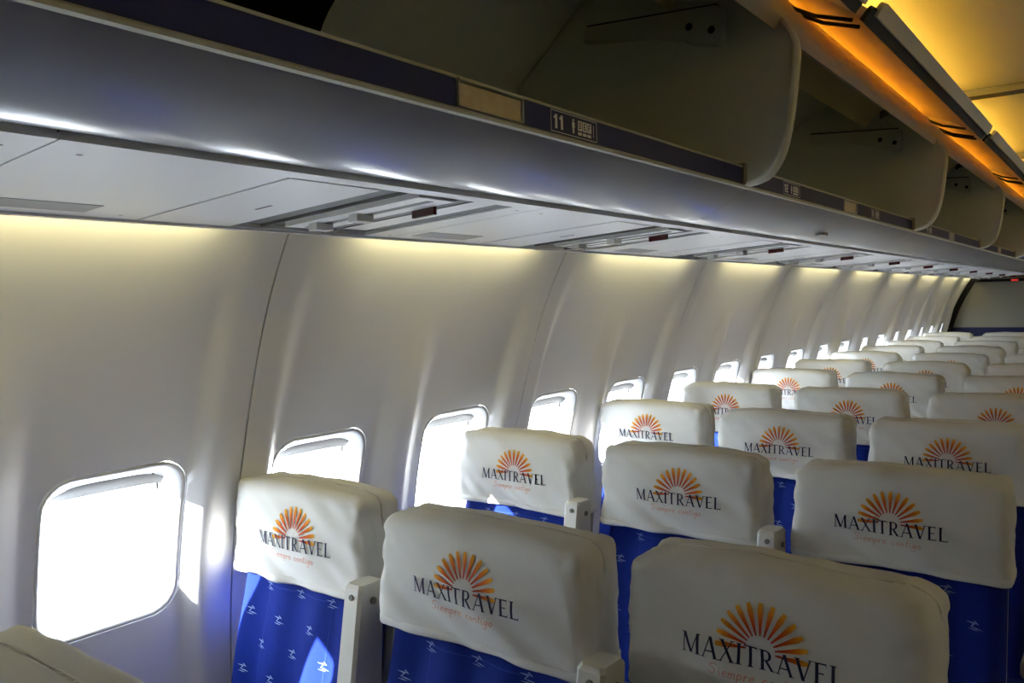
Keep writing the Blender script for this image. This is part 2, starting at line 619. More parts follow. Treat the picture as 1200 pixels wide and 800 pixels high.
def digit_polys(ch):
    """bold digits / letters for the row placards from rectangles, unit height"""
    R = []
    if ch == '1':
        R = [(0.22, 0, 0.5, 1), (0.05, 0.68, 0.25, 0.86)]
    elif ch == '2':
        R = [(0.0, 0, 0.6, .2), (0.0, .8, .6, 1), (.38, .5, .6, .85), (0, .40, .6, .58), (0, .15, .22, .45), (0, .68, .2, .85)]
    elif ch == '3':
        R = [(0, 0, .6, .2), (0, .8, .6, 1), (.38, 0, .6, 1), (.12, .40, .6, .59)]
    elif ch == '4':
        R = [(.36, 0, .58, 1), (0, .38, .62, .56), (0, .4, .2, 1)]
    elif ch == '5':
        R = [(0, 0, .6, .2), (0, .8, .6, 1), (.38, .1, .6, .55), (0, .42, .6, .60), (0, .5, .22, 1)]
    elif ch == '6':
        R = [(0, 0, .6, .2), (0, .8, .6, 1), (.38, .1, .6, .55), (0, .42, .6, .60), (0, .05, .22, 1)]
    elif ch == '7':
        R = [(0, .8, .6, 1), (.3, 0, .55, .85)]
    elif ch == '8':
        R = [(0, 0, .6, .18), (0, .82, .6, 1), (.4, 0, .6, 1), (0, 0, .2, 1), (0, .42, .6, .58)]
    elif ch == '9':
        R = [(0, 0, .6, .2), (0, .8, .6, 1), (.38, .1, .6, 1), (0, .42, .6, .60), (0, .5, .22, 1)]
    elif ch == '0':
        R = [(0, 0, .6, .18), (0, .82, .6, 1), (.4, 0, .6, 1), (0, 0, .2, 1)]
    elif ch == 'D':
        R = [(.0, 0, .2, 1), (.0, 0, .48, .18), (0, .82, .48, 1), (.42, .12, .6, .88)]
    elif ch == 'E':
        R = [(0, 0, .2, 1), (0, 0, .55, .18), (0, .82, .55, 1), (0, .42, .48, .58)]
    elif ch == 'F':
        R = [(0, 0, .2, 1), (0, .82, .55, 1), (0, .42, .48, .58)]
    return R


def placard(parent, y0, w, num, big=True):
    """flat row placard on the navy strip (faces the aisle): border, number, figure, D E F boxes"""
    h = w * 0.245 if big else w * 0.36
    zc = TZ + 0.0245
    bmw, bmd = bmesh.new(), bmesh.new()
    x1, x2 = TX + 0.0054, TX + 0.0058

    def rect(bm, a, z0, c, z1, x):
        bm.faces.new([bm.verts.new(p) for p in ((x, a, z0), (x, c, z0), (x, c, z1), (x, a, z1))])
    z0, z1 = zc - h / 2, zc + h / 2
    t = 0.0011
    rect(bmw, y0, z0, y0 + w, z0 + t, x1)
    rect(bmw, y0, z1 - t, y0 + w, z1, x1)
    rect(bmw, y0, z0, y0 + t, z1, x1)
    rect(bmw, y0 + w - t, z0, y0 + w, z1, x1)
    s = h * 0.66
    y = y0 + 0.05 * w
    for ch in num:
        for (a, b_, c, d) in digit_polys(ch):
            rect(bmw, y + a * s, zc - s / 2 + b_ * s, y + c * s, zc - s / 2 + d * s, x1)
        y += s * 0.72
    # standing figure
    fy = y0 + 0.47 * w
    fw = 0.030 * w
    rect(bmw, fy - fw * .55, zc + s * .32, fy + fw * .55, zc + s * .52, x1)
    rect(bmw, fy - fw, zc - s * .12, fy + fw, zc + s * .28, x1)
    rect(bmw, fy - fw * .6, zc - s * .52, fy + fw * .6, zc - s * .1, x1)
    for i, ch in enumerate('DEF'):
        ya = y0 + w * (0.57 + 0.105 * i)
        rect(bmw, ya, zc - s * .22, ya + w * 0.092, zc + s * .5, x1)
        rect(bmw, ya, zc - s * .55, ya + w * 0.085, zc - s * .33, x1)
        q = s * .5
        for (a, b_, c, d) in digit_polys(ch):
            rect(bmd, ya + w * .018 + a * q, zc - s * .10 + b_ * q, ya + w * .018 + c * q, zc - s * .10 + d * q, x2)
    rect(bmw, y0 + w * .915, zc - s * .45, y0 + w * .927, zc + s * .45, x1)
    pw = put('row_placard', bm_mesh('row_placard', bmw, 'print_white'), parent)
    put('seat_letters', bm_mesh('seat_letters', bmd, 'print_dark'), pw)


def make_bin(y0, y1, num_list, label, latch=True):
    root = empty('overhead_bin', (0, y0, TZ - 0.065))
    L = y1 - y0
    off = Vector((0, 0, -(TZ - 0.065)))

    def add(name, me, par=root):
        o = put(name, me, par)
        if par is root:
            o.location = off
        return o
    add('bin_floor', extrude_y('bin_floor', shell_prof, 0.0015, L - 0.0015, 'bin_plastic'))
    add('back_panel', extrude_y('back_panel', back_prof + [(x - 0.01, z + 0.004) for x, z in back_prof[::-1]], 0.0, L - 0.001, 'bin_inner'))
    add('bin_roof', extrude_y('bin_roof', [(-1.00, 2.235), (-0.66, 2.145), (-0.66, 2.152), (-1.00, 2.245)], 0.0, L - 0.022, 'bin_inner'))
    strip = add('navy_strip', extrude_y('navy_strip', [(TX, TZ + 0.006), (TX + 0.005, TZ + 0.006), (TX + 0.005, TZ + 0.042), (TX, TZ + 0.042), (TX - 0.01, TZ + 0.03)], 0.012, L - 0.030, 'navy_strip'))
    add('lower_trim', extrude_y('lower_trim', [(TX - 0.004, TZ - 0.002), (TX + 0.006, TZ - 0.001), (TX + 0.008, TZ + 0.003), (TX + 0.005, TZ + 0.006), (TX - 0.004, TZ + 0.0055)], 0.002, L - 0.002, 'trim_cream'))
    add('upper_trim', extrude_y('upper_trim', [(TX - 0.012, TZ + 0.042), (TX + 0.006, TZ + 0.042), (TX + 0.006, TZ + 0.046), (TX - 0.012, TZ + 0.048)], 0.012, L - 0.030, 'trim_cream'))
    # end divider with rim, rail bracket and holes
    d = add('divider', extrude_y('divider', div_prof, L - 0.022, L, 'bin_inner'))
    rim = []
    n = len(div_front)
    nb = bmesh.new()
    prev = None
    for i in range(2, n - 6):
        a = Vector(div_front[i])
        tng = (Vector(div_front[i + 1]) - Vector(div_front[i - 1])).normalized()
        nr = Vector((tng.y, -tng.x))
        ring = [nb.verts.new((p.x, yy, p.y)) for p, yy in
                ((a - nr * 0.004, L - 0.029), (a + nr * 0.005, L - 0.027), (a + nr * 0.006, L - 0.011), (a + nr * 0.005, L - 0.001), (a - nr * 0.004, L - 0.0005))]
        if prev:
            for k in range(4):
                nb.faces.new((prev[k], prev[k + 1], ring[k + 1], ring[k]))
        prev = ring
    put('edge_rim', bm_mesh('edge_rim', nb, 'bin_edge', True), d)
    bp = [(-1.075, 2.085), (-1.068, 2.118), (-0.735, 2.094), (-0.722, 2.088), (-0.720, 2.015), (-0.735, 2.010), (-0.790, 2.022), (-0.825, 2.040), (-0.90, 2.060)]
    br = put('rail_bracket', extrude_y('rail_bracket', bp, L - 0.052, L - 0.021, 'bracket_grey', smooth=False), d)
    put('bracket_shade', extrude_y('bracket_shade', [(-1.068, 2.119), (-0.735, 2.095), (-0.735, 2.099), (-1.068, 2.124)], L - 0.044, L - 0.0215, 'dark_void', smooth=False), d)  # dark strip painting in the shade along the bracket top
    for (hx, hz) in ((-0.797, 2.060), (-0.744, 2.042)):
        hb = bmesh.new()
        bmesh.ops.create_circle(hb, cap_ends=True, segments=14, radius=0.0085,
                                matrix=Matrix.Translation((hx, L - 0.0525, hz)) @ Matrix.Rotation(PI / 2, 4, 'X'))
        put('bolt_hole', bm_mesh('bolt_hole', hb, 'dark_void'), d)
    # hinge block at the foot of the divider
    add('hinge_block', bm_mesh('hinge_block', box_bm(TX - 0.012, TX + 0.012, L - 0.032, L - 0.008, TZ + 0.004, TZ + 0.052, 0.003), 'latch_metal'))
    # header along the top of the opening
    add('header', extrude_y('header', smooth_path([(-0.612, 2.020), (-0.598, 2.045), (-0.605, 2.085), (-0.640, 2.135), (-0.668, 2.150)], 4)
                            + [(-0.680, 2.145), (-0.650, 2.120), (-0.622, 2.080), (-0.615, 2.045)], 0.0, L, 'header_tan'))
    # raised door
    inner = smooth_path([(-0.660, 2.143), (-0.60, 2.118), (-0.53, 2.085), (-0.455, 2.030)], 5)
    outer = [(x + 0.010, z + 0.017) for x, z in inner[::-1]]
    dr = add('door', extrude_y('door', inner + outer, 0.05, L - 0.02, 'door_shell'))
    sl = bmesh.new()

    def rounded_strip(bm, pa, pb, ya, yb, rr, thick):
        """strip between two (x, z) lines with rounded ends"""
        pa, pb = Vector(pa), Vector(pb)
        dv = pb - pa
        wd = dv.length
        nr = Vector((dv.y, -dv.x)).normalized() * thick
        pts = []
        for (yc_, s_) in ((ya + rr, -1), (yb - rr, 1)):
            for i in range(7):
                a = PI / 2 * i / 6
                if s_ < 0:
                    pts.append((yc_ - rr * math.cos(a), wd - rr + rr * math.sin(a)))
                else:
                    pts.append((yc_ + rr * math.sin(a), wd - rr + rr * math.cos(a)))
        pts.append((yb, 0))
        pts.append((ya, 0))
        A = [bm.verts.new((pa.x + dv.x / wd * t, y, pa.y + dv.y / wd * t)) for y, t in pts]
        B = [bm.verts.new((pa.x + dv.x / wd * t + nr.x, y, pa.y + dv.y / wd * t + nr.y)) for y, t in pts]
        bm.faces.new(A)
        bm.faces.new(B[::-1])
        for i in range(len(A)):
            j = (i + 1) % len(A)
            bm.faces.new((A[i], B[i], B[j], A[j]))
    rounded_strip(sl, (-0.459, 2.026), (-0.437, 2.052), 0.045, L - 0.015, 0.012, 0.010)
    put('door_seal', bm_mesh('door_seal', sl, 'seal_black'), dr)
    cpb = bmesh.new()
    rounded_strip(cpb, (-0.441, 2.038), (-0.424, 2.066), 0.075, L - 0.018, 0.022, 0.012)
    put('door_lip', bm_mesh('door_lip', cpb, 'door_cap'), dr)
    for yy in (0.10, 0.16, L - 0.10):
        ar = bm_mesh('hinge_arm', tube_bm([(-0.63, yy, 2.108), (-0.57, yy + 0.01, 2.075), (-0.50, yy + 0.05, 2.060)], 0.0045, 6), 'seal_black', True)
        put('hinge_arm', ar, dr)
    # latch in the strip
    if latch:
        c = L / 2 - 0.045
        nb2 = bmesh.new()
        for (a, c2, z0, z1) in ((c - .07, c + .07, TZ + .0065, TZ + .0085), (c - .07, c + .07, TZ + .038, TZ + .0405),
                                (c - .07, c - .067, TZ + .0065, TZ + .0405), (c + .067, c + .07, TZ + .0065, TZ + .0405)):
            box_bm(TX, TX + 0.009, a, c2, z0, z1, bm=nb2)
        lt = put('latch_frame', bm_mesh('latch_frame', nb2, 'unit_grey'), strip)
        lp = bm_mesh('latch_plate', box_bm(TX + .004, TX + .0065, c - .067, c + .067, TZ + .0085, TZ + .038), 'latch_metal')
        put('latch_plate', lp, strip)
        lh = bm_mesh('latch_handle', box_bm(TX + .005, TX + .013, c - .072, c + .068, TZ + .0385, TZ + .0425, .0015), 'trim_cream')
        put('latch_handle', lh, strip)
    for (yy, w, num) in num_list:
        placard(strip, yy - y0, w, num)
    tag(root, label, 'overhead bin', 'open overhead bins along the sidewall')
    return root


bin_specs = [
    (-1, [], 'open overhead bin nearer the forward partition, before the 11 bin'),
    (0, [(1.010, 0.130, '11')], 'open grey overhead bin with navy strip and placard reading 11 DEF'),
    (1, [(2.02, 0.125, '12'), (2.87, 0.110, '13')], 'open grey overhead bin behind the 11 bin, navy strip with placard 12'),
    (2, [(3.78, 0.11, '14')], 'open overhead bin, second one behind the bin with the 11 placard'),
    (3, [], 'open overhead bin, third one behind the bin with the 11 placard'),
    (4, [], 'open overhead bin next to the last one at the rear partition'),
    (5, [], 'open overhead bin ending at the rear partition'),
]
for (k, pl, lab) in bin_specs:
    y0 = BIN0 + BINP * k
    y1 = min(y0 + BINP, 9.80)
    if y1 - y0 > 0.3:
        r_ = make_bin(y0, y1, pl, lab)
        if k == 0:
            # black plate over the near part of this bin's back
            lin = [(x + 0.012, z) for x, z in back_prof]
            o = put('dark_plate', extrude_y('dark_plate', lin + [(x - 0.008, z + .003) for x, z in lin[::-1]], 0.0, 1.06, 'dark_void'), r_)
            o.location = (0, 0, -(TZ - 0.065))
        if k == 1:
            pl_ = bm_mesh('speaker_plate', box_bm(-0.792, -0.768, 0.83, 0.89, 1.6415, 1.652, 0.002), 'unit_grey')
            o = put('speaker_plate', pl_, r_)
            o.location = (0, 0, -(TZ - 0.065) - 0.002)
            o.rotation_euler = (0, 0, 0)

# ------------------------------------------------------------------ passenger service units under the bins
PSX0, PSX1 = -1.285, -0.853
SL = 0.0615


def psz(x):
    return 1.593 + SL * (x + 1.36)


def slab(bm, x0, x1, y0, y1, dz0, dz1, bev=0.0):
    before = len(bm.verts)
    box_bm(x0, x1, y0, y1, 0, 1, 0, bm=bm)
    bm.verts.ensure_lookup_table()
    for v in bm.verts[before:]:
        v.co.z = psz(v.co.x) + (dz0 if v.co.z < .5 else dz1)


def slab_ob(name, specs, m, parent):
    bm = bmesh.new()
    for s in specs:
        slab(bm, *s)
    return put(name, bm_mesh(name, bm, m), parent)


def make_psu():
    r = empty('service_unit', (0, 0, 0))
    P0, P1 = -0.304, 0.556          # unit runs from seam to seam; y=0 at the access door
    slab_ob('cover_panel', [(PSX0, PSX1, P0 + .002, -0.002, 0, .02), (PSX0, -1.268, -0.002, .485, 0, .02),
                            (-0.882, PSX1, -0.002, .485, 0, .02), (PSX0, PSX1, .485, P1 - .001, 0, .02)], 'unit_plastic', r)
    slab_ob('valance', [(PSX0, PSX0 + .012, P0, P1, -.004, .035)], 'unit_plastic', r)
    slab_ob('seam', [(PSX0 + .001, PSX1 - .001, P0 - .001, P1, .008, .03)], 'recess_grey', r)
    dr = slab_ob('access_door', [(-1.2655, -0.8845, 0.001, 0.165, -.001, .012)], 'unit_plastic', r)
    slab_ob('door_slot', [(-1.10, -1.06, .100, .104, -.0016, .0)], 'recess_grey', dr)
    slab_ob('recess', [(-1.268, -0.882, .165, .485, .014, .018), (-1.268, -0.882, .165, .167, .0, .018)], 'recess_grey', r)
    slab_ob('recess_lining', [(-1.268, -0.882, .372, .376, -.0005, .016), (-1.268, -.9, .232, .236, .003, .015), (-1.215, -.882, .337, .352, .003, .015)], 'recess_grey', r)
    rail = slab_ob('light_rail', [(-1.215, -0.884, .245, .330, -.004, .013)], 'unit_plastic', r)
    slab_ob('rail_groove', [(-1.205, -0.90, .280, .296, -.0046, -.002)], 'recess_grey', rail)
    slab_ob('outer_rail', [(-1.215, -0.884, .380, .440, .001, .013)], 'unit_plastic', r)
    slab_ob('outer_groove', [(-1.215, -0.884, .345, .372, .001, .010), (-1.215, -.884, .440, .484, .004, .012)], 'recess_grey', r)
    for x in (-1.16, -1.055):
        slab_ob('call_button', [(x - .011, x + .011, .262, .300, -.016, -.003)], 'clear_lens', rail)
    slab_ob('sign', [(-0.982, -0.932, .330, .338, -.017, .002)], 'red_lens', rail)
    slab_ob('vent', [(-1.235, -1.175, -.27, -.10, -.0008, .001)], 'unit_grey', r)
    sb = bmesh.new()
    for (x, y) in ((-1.235, -.045), (-.90, -.262), (-.90, .52), (-1.24, .53)):
        bmesh.ops.create_circle(sb, cap_ends=True, segments=8, radius=.004, matrix=Matrix.Translation((x, y, psz(x) - .0012)))
    put('screw', bm_mesh('screw', sb, 'recess_grey'), r)
    return r


psu_first = 0.690
PSU_P = 0.860
names = {-1: 'white service unit before the one under the 11 placard', 0: 'white service unit with access door and red sign under the 11 placard',
         1: 'white service unit with red sign, next behind the one under the 11 placard'}
ords = ['zeroth', 'first', 'second', 'third', 'fourth', 'fifth', 'sixth', 'seventh', 'eighth', 'ninth', 'tenth', 'eleventh']
psu = make_psu()
first = True
for k in range(-3, 11):
    y = psu_first + PSU_P * k
    o = psu if first else copy_tree(psu)
    first = False
    o.location = (0, y, 0)
    if k < -1:
        lab = 'white service unit, %s from the forward partition' % {-3: 'first', -2: 'second'}[k]
    elif k in names:
        lab = names[k]
    else:
        lab = 'white service unit with red sign, %s behind the one under the 11 placard' % ords[k]
    tag(o, lab, 'service unit', 'service units under the overhead bins')

# ------------------------------------------------------------------ seats
random.seed(4)
HW, CB, CT, DEP = 0.207, 0.893, 1.086, 0.122      # cover: half width, hem, top, depth
CPX, CPY, CPZ = 64, 18, 32


def cover_mesh(seed):
    rnd = random.Random(seed)
    bm = bmesh.new()
    so = Vector((seed * 7.31, seed * 3.17, seed * 1.9))
    r = 0.023
    sag = [rnd.uniform(-0.006, 0.006) for _ in range(3)]

    def rb(p):
        x, y, z = p
        x = max(-HW, min(HW, x))
        lo = Vector((-HW + r, r, CB - 1))
        hi = Vector((HW - r, DEP - r, CT - r))
        q = Vector((max(lo.x, min(hi.x, x)), max(lo.y, min(hi.y, y)), max(lo.z, min(hi.z, z))))
        d = Vector((x, y, z)) - q
        if d.length > 1e-6:
            d = d.normalized() * r
        v = q + d
        # narrower at the top, soft crown, hem a touch wavy
        t = (v.z - CB) / (CT - CB)
        sx = 1.0 - 0.042 * max(0, t) ** 2.0
        v.x *= sx
        side = max(0, (abs(v.x) - 0.13) / 0.08)
        v.z -= 0.010 * side ** 2 * max(0, t) ** 2
        v.z += 0.006 * (1 - (v.x / HW) ** 2) * max(0, t)
        nrm = d.normalized() if d.length > 1e-6 else Vector((0, -1, 0))
        # front bulges gently
        if y < DEP * .5:
            v.y -= 0.010 * (1 - (v.x / HW) ** 2) * math.sin(PI * min(1, max(0, t)))
            v.y += 0.010 * t
        # wrinkles: fine creases at the gathered corners, long soft folds on the faces
        n1 = noise.noise(Vector((v.x * 6, v.y * 5, v.z * 13)) + so)
        n2 = noise.noise(Vector((v.x * 38, v.y * 30, v.z * 34)) + so)
        n3 = noise.noise(Vector(((v.x * .8 + v.z) * 22, v.y * 9, (v.x * .6 - v.z) * 5)) + so)
        n4 = 1 - 2 * abs(noise.noise(Vector((v.x * 34 + v.z * 14, v.y * 44, v.z * 12)) + so * 2)) ** 0.7
        corner = min(1, side) * (0.10 + 0.90 * max(0, t))
        low = max(0, 1 - t / 0.55)
        amp = 0.0045 * n1 + 0.0075 * corner * n2 + 0.0055 * corner * n4 + (0.0035 + 0.0080 * low) * n3 * (1 - 0.8 * min(1, side))
        v += nrm * amp
        if t < 0.05:
            v.z += sag[0] * v.x / HW + sag[1] * math.sin(v.x * 9 + seed)
        return v
    grid = {}

    def V(i, j, k):
        key = (i, j, k)
        if key not in grid:
            p = (-HW + 2 * HW * i / CPX, DEP * j / CPY, CB + (CT - CB) * k / CPZ)
            grid[key] = bm.verts.new(rb(p))
        return grid[key]
    for i in range(CPX):
        for k in range(CPZ):
            bm.faces.new((V(i, 0, k), V(i + 1, 0, k), V(i + 1, 0, k + 1), V(i, 0, k + 1)))
            bm.faces.new((V(i + 1, CPY, k), V(i, CPY, k), V(i, CPY, k + 1), V(i + 1, CPY, k + 1)))
    for j in range(CPY):
        for k in range(CPZ):
            bm.faces.new((V(0, j + 1, k), V(0, j, k), V(0, j, k + 1), V(0, j + 1, k + 1)))
            bm.faces.new((V(CPX, j, k), V(CPX, j + 1, k), V(CPX, j + 1, k + 1), V(CPX, j, k + 1)))
        for i in range(CPX):
            bm.faces.new((V(i, j, CPZ), V(i + 1, j, CPZ), V(i + 1, j + 1, CPZ), V(i, j + 1, CPZ)))
    hem = [V(i, 0, 0).co.copy() for i in range(CPX + 1)] + [V(CPX, j, 0).co.copy() for j in range(1, CPY + 1)] + \
          [V(CPX - i, CPY, 0).co.copy() for i in range(1, CPX + 1)] + [V(0, CPY - j, 0).co.copy() for j in range(1, CPY)]
    bmesh.ops.recalc_face_normals(bm, faces=bm.faces)
    tree = BVHTree.FromBMesh(bm)
    me = bm_mesh('headrest_cover', bm, 'cloth_white', True)
    # hem: narrow doubled band along the bottom edge
    hb = bmesh.new()
    n = len(hem)
    cen = Vector((0, DEP / 2, 0))
    rows = []
    for (dz, off) in ((0.013, 0.0006), (0.011, 0.0024), (0.000, 0.0028), (-0.003, 0.0008), (-0.001, -0.004)):
        row = []
        for p in hem:
            d = Vector((p.x, p.y - cen.y, 0))
            d = Vector((math.copysign(1, d.x) if abs(d.x) > HW - .03 else 0, math.copysign(1, d.y) if abs(d.y) > DEP / 2 - .03 else 0, 0))
            d = d.normalized() if d.length > 0 else Vector((0, -1, 0))
            q = Vector((p.x, p.y, p.z + dz)) + d * off
            row.append(hb.verts.new(q))
        rows.append(row)
    for a, c in zip(rows, rows[1:]):
        for i in range(n):
            j = (i + 1) % n
            hb.faces.new((a[i], c[i], c[j], a[j]))
    hem_me = bm_mesh('hem', hb, 'cloth_white', True)
    return me, hem_me, tree


def letters_2d():
    """MAXITRAVEL in a wide roman capital face; polygons with cap height 1"""
    TH, TN, SF = 0.155, 0.062, 0.045
    polys = []

    def stroke(x0, y0, x1, y1, w, ox):
        d = Vector((x1 - x0, y1 - y0))
        n = Vector((w / 2, 0)) if abs(d.y) > 0.3 else Vector((0, w / 2))
        polys.append([(ox + x0 - n.x, y0 - n.y), (ox + x0 + n.x, y0 + n.y), (ox + x1 + n.x, y1 + n.y), (ox + x1 - n.x, y1 - n.y)])

    def serif(x, y, w, ox):
        s = 1 if y < .5 else -1
        polys.append([(ox + x - w / 2, y), (ox + x + w / 2, y), (ox + x + w / 2 - .02, y + s * SF), (ox + x - w / 2 + .02, y + s * SF)])

    def M_(o):
        stroke(.14, 0, .18, 1, TN, o); stroke(.20, 1, .56, 0.02, TH, o); stroke(.54, .02, .90, 1, TN, o); stroke(.92, 0, .90, 1, TH, o)
        serif(.14, 0, .24, o); serif(.93, 0, .30, o); serif(.15, 1, .22, o); serif(.94, 1, .22, o)
        return 1.10

    def A_(o):
        stroke(.10, 0, .42, 1, TN, o); stroke(.42, 1, .76, 0, TH, o); stroke(.2, .33, .66, .33, TN, o)
        serif(.10, 0, .24, o); serif(.77, 0, .28, o)
        return .86

    def X_(o):
        stroke(.12, 1, .70, 0, TH, o); stroke(.12, 0, .68, 1, TN, o)
        for a in ((.12, 0, .24), (.70, 0, .28), (.12, 1, .28), (.68, 1, .24)):
            serif(*a, o)
        return .82

    def I_(o):
        stroke(.17, 0, .17, 1, TH, o); serif(.17, 0, .32, o); serif(.17, 1, .32, o)
        return .36

    def T_(o):
        stroke(.37, 0, .37, 1, TH, o); stroke(.02, .965, .72, .965, .07, o); serif(.37, 0, .32, o)
        polys.append([(o + .02, 1), (o + .02, .80), (o + .06, .93), (o + .10, 1)])
        polys.append([(o + .72, 1), (o + .72, .80), (o + .68, .93), (o + .64, 1)])
        return .76

    def R_(o):
        stroke(.17, 0, .17, 1, TH, o); serif(.17, 0, .32, o); serif(.10, 1, .18, o)
        stroke(.34, .50, .66, 0, TH, o); serif(.70, 0, .20, o)
        stroke(.17, .965, .38, .965, .07, o); stroke(.17, .485, .38, .485, .06, o)
        n = 8
        for i in range(n):
            a, c = -PI / 2 + PI * i / n, -PI / 2 + PI * (i + 1) / n
            q = []
            for (t, rx, ry) in ((a, .27, .27), (c, .27, .27), (c, .13, .21), (a, .13, .21)):
                q.append((o + .36 + rx * math.cos(t), .727 + ry * math.sin(t)))
            polys.append(q)
        return .80

    def V_(o):
        stroke(.12, 1, .44, 0, TH, o); stroke(.44, 0, .74, 1, TN, o); serif(.12, 1, .28, o); serif(.74, 1, .24, o)
        return .84

    def E_(o):
        stroke(.17, 0, .17, 1, TH, o)
        stroke(.17, .965, .60, .965, .07, o); stroke(.17, .52, .50, .52, .06, o); stroke(.17, .035, .62, .035, .07, o)
        serif(.10, 1, .18, o); serif(.10, 0, .18, o)
        polys.append([(o + .60, 1), (o + .60, .80), (o + .56, .93), (o + .52, 1)])
        polys.append([(o + .62, 0), (o + .65, .22), (o + .58, .07), (o + .52, 0)])
        return .70

    def L_(o):
        stroke(.17, 0, .17, 1, TH, o); serif(.17, 1, .32, o); stroke(.17, .035, .62, .035, .07, o); serif(.10, 0, .18, o)
        polys.append([(o + .62, 0), (o + .66, .26), (o + .58, .07), (o + .52, 0)])
        return .68
    o = 0
    for f in (M_, A_, X_, I_, T_, R_, A_, V_, E_, L_):
        o += f(o) + 0.035
    return polys, o


def script_2d():
    """handwritten slogan 'Siempre contigo': stroke lists, x-height 0.5"""
    S = {
        'S': ([[(.62, .9), (.45, 1.0), (.2, .95), (.15, .75), (.4, .55), (.55, .35), (.45, .1), (.2, .0), (.0, .12)]], .72),
        'i': ([[(.05, .45), (.08, .1), (.2, .0)], [(.09, .66), (.11, .72)]], .25),
        'e': ([[(.0, .25), (.3, .3), (.25, .48), (.1, .45), (.02, .2), (.12, .02), (.36, .08)]], .40),
        'm': ([[(.0, .48), (.04, .0)], [(.04, .3), (.16, .48), (.24, .4), (.24, .0)], [(.24, .3), (.38, .48), (.46, .4), (.48, .0)]], .58),
        'p': ([[(.04, .48), (.0, -.42)], [(.04, .35), (.2, .48), (.34, .3), (.22, .04), (.04, .1)]], .42),
        'r': ([[(.02, .48), (.05, .0)], [(.05, .3), (.16, .46), (.28, .44)]], .32),
        'c': ([[(.32, .42), (.15, .48), (.0, .25), (.12, .02), (.34, .08)]], .40),
        'o': ([[(.18, .48), (.0, .25), (.16, .0), (.34, .22), (.18, .48)]], .42),
        'n': ([[(.0, .48), (.04, .0)], [(.04, .3), (.2, .48), (.3, .4), (.32, .0)]], .42),
        't': ([[(.14, .85), (.08, .1), (.24, .0)], [(.0, .55), (.26, .58)]], .30),
        'g': ([[(.32, .45), (.12, .46), (.0, .2), (.14, .04), (.32, .4), (.3, -.2), (.14, -.42), (.0, -.3)]], .42),
        ' ': ([], .38),
    }
    polys = []
    o = 0
    w = 0.075
    for ch in 'Siempre contigo':
        strokes, adv = S[ch]
        for st in strokes:
            pts = [Vector((o + x + .12 * y, y)) for x, y in st]
            for a, c in zip(pts, pts[1:]):
                d = (c - a)
                if d.length < 1e-5:
                    continue
                n = Vector((-d.y, d.x)).normalized() * w / 2
                e = d.normalized() * w * .3
                polys.append([tuple(a - n - e), tuple(c - n + e), tuple(c + n + e), tuple(a + n - e)])
        o += adv + 0.06
    return polys, o


def conform(name, polys, tree, m, lift, colfn=None, cols=None):
    bm = bmesh.new()
    lay = bm.loops.layers.color.new('ink') if cols else None

    def P(x, z):
        hit = tree.ray_cast(Vector((x, -0.5, z)), Vector((0, 1, 0)))
        y = hit[0].y if hit[0] is not None else 0
        return Vector((x, y - lift, z))
    for idx, pl in enumerate(polys):
        # halve quads lengthwise so the print follows the cloth
        if len(pl) == 4:
            a, b_, c, d = [Vector(p) for p in pl]
            m1, m2 = (a + d) / 2, (b_ + c) / 2
            subs = [(a, b_, m2, m1), (m1, m2, c, d)]
        else:
            subs = [[Vector(p) for p in pl]]
        for s_ in subs:
            f = bm.faces.new([bm.verts.new(P(p.x, p.y)) for p in s_])
            if cols:
                for l, p in zip(f.loops, s_):
                    l[lay] = cols(p)
    me = bpy.data.meshes.new(name)
    bm.to_mesh(me)
    bm.free()
    me.materials.append(MATS[m])
    return me


LET, LETW = letters_2d()
SCR, SCRW = script_2d()
TXT_W, CAP, BASE = 0.218, 0.0275, 0.966
SUN_C = (0.002, 0.990)


def logo_parts(tree, cover, dx):
    sx = TXT_W / LETW
    lp = [[(dx - TXT_W / 2 + x * sx, BASE + y * CAP) for x, y in p] for p in LET]
    put('lettering', conform('lettering', lp, tree, 'print_navy', 0.0022), cover)
    sw = 0.132
    k = sw / SCRW
    sp = [[(dx - sw / 2 - 0.004 + x * k, 0.9455 + y * 0.0155) for x, y in p] for p in SCR]
    put('slogan', conform('slogan', sp, tree, 'print_red', 0.0018), cover)
    rays = []
    N = 13
    for i in range(N):
        a = math.radians(-3 + 186 * i / (N - 1))
        r0, r1 = 0.020, 0.0625
        h0, h1 = math.radians(2.8), math.radians(4.4)
        for q in range(4):
            t0, t1 = q / 4, (q + 1) / 4
            ra, rb_ = r0 + (r1 - r0) * t0, r0 + (r1 - r0) * t1
            ha, hb_ = h0 + (h1 - h0) * min(1, t0 * 1.3), h0 + (h1 - h0) * min(1, t1 * 1.3)
            if q == 3:
                hb_ *= 0.55
            pt = lambda rr, aa: (SUN_C[0] + dx + rr * math.cos(aa), SUN_C[1] + rr * math.sin(aa))
            rays.append([pt(ra, a - ha), pt(rb_, a - hb_), pt(rb_, a + hb_), pt(ra, a + ha)])

    def ink(p):
        t = (math.hypot(p.x - SUN_C[0] - dx, p.y - SUN_C[1]) - 0.02) / 0.0425
        t = max(0, min(1, t))
        a, c, d = (0.66, 0.17, 0.06), (0.72, 0.30, 0.06), (0.84, 0.62, 0.18)
        if t < 0.45:
            u = t / .45
            q = [a[i] + (c[i] - a[i]) * u for i in range(3)]
        else:
            u = (t - .45) / .55
            q = [c[i] + (d[i] - c[i]) * u for i in range(3)]
        return (*q, 1)
    put('sunburst', conform('sunburst', rays, tree, 'sun_print', 0.0014, cols=ink), cover)


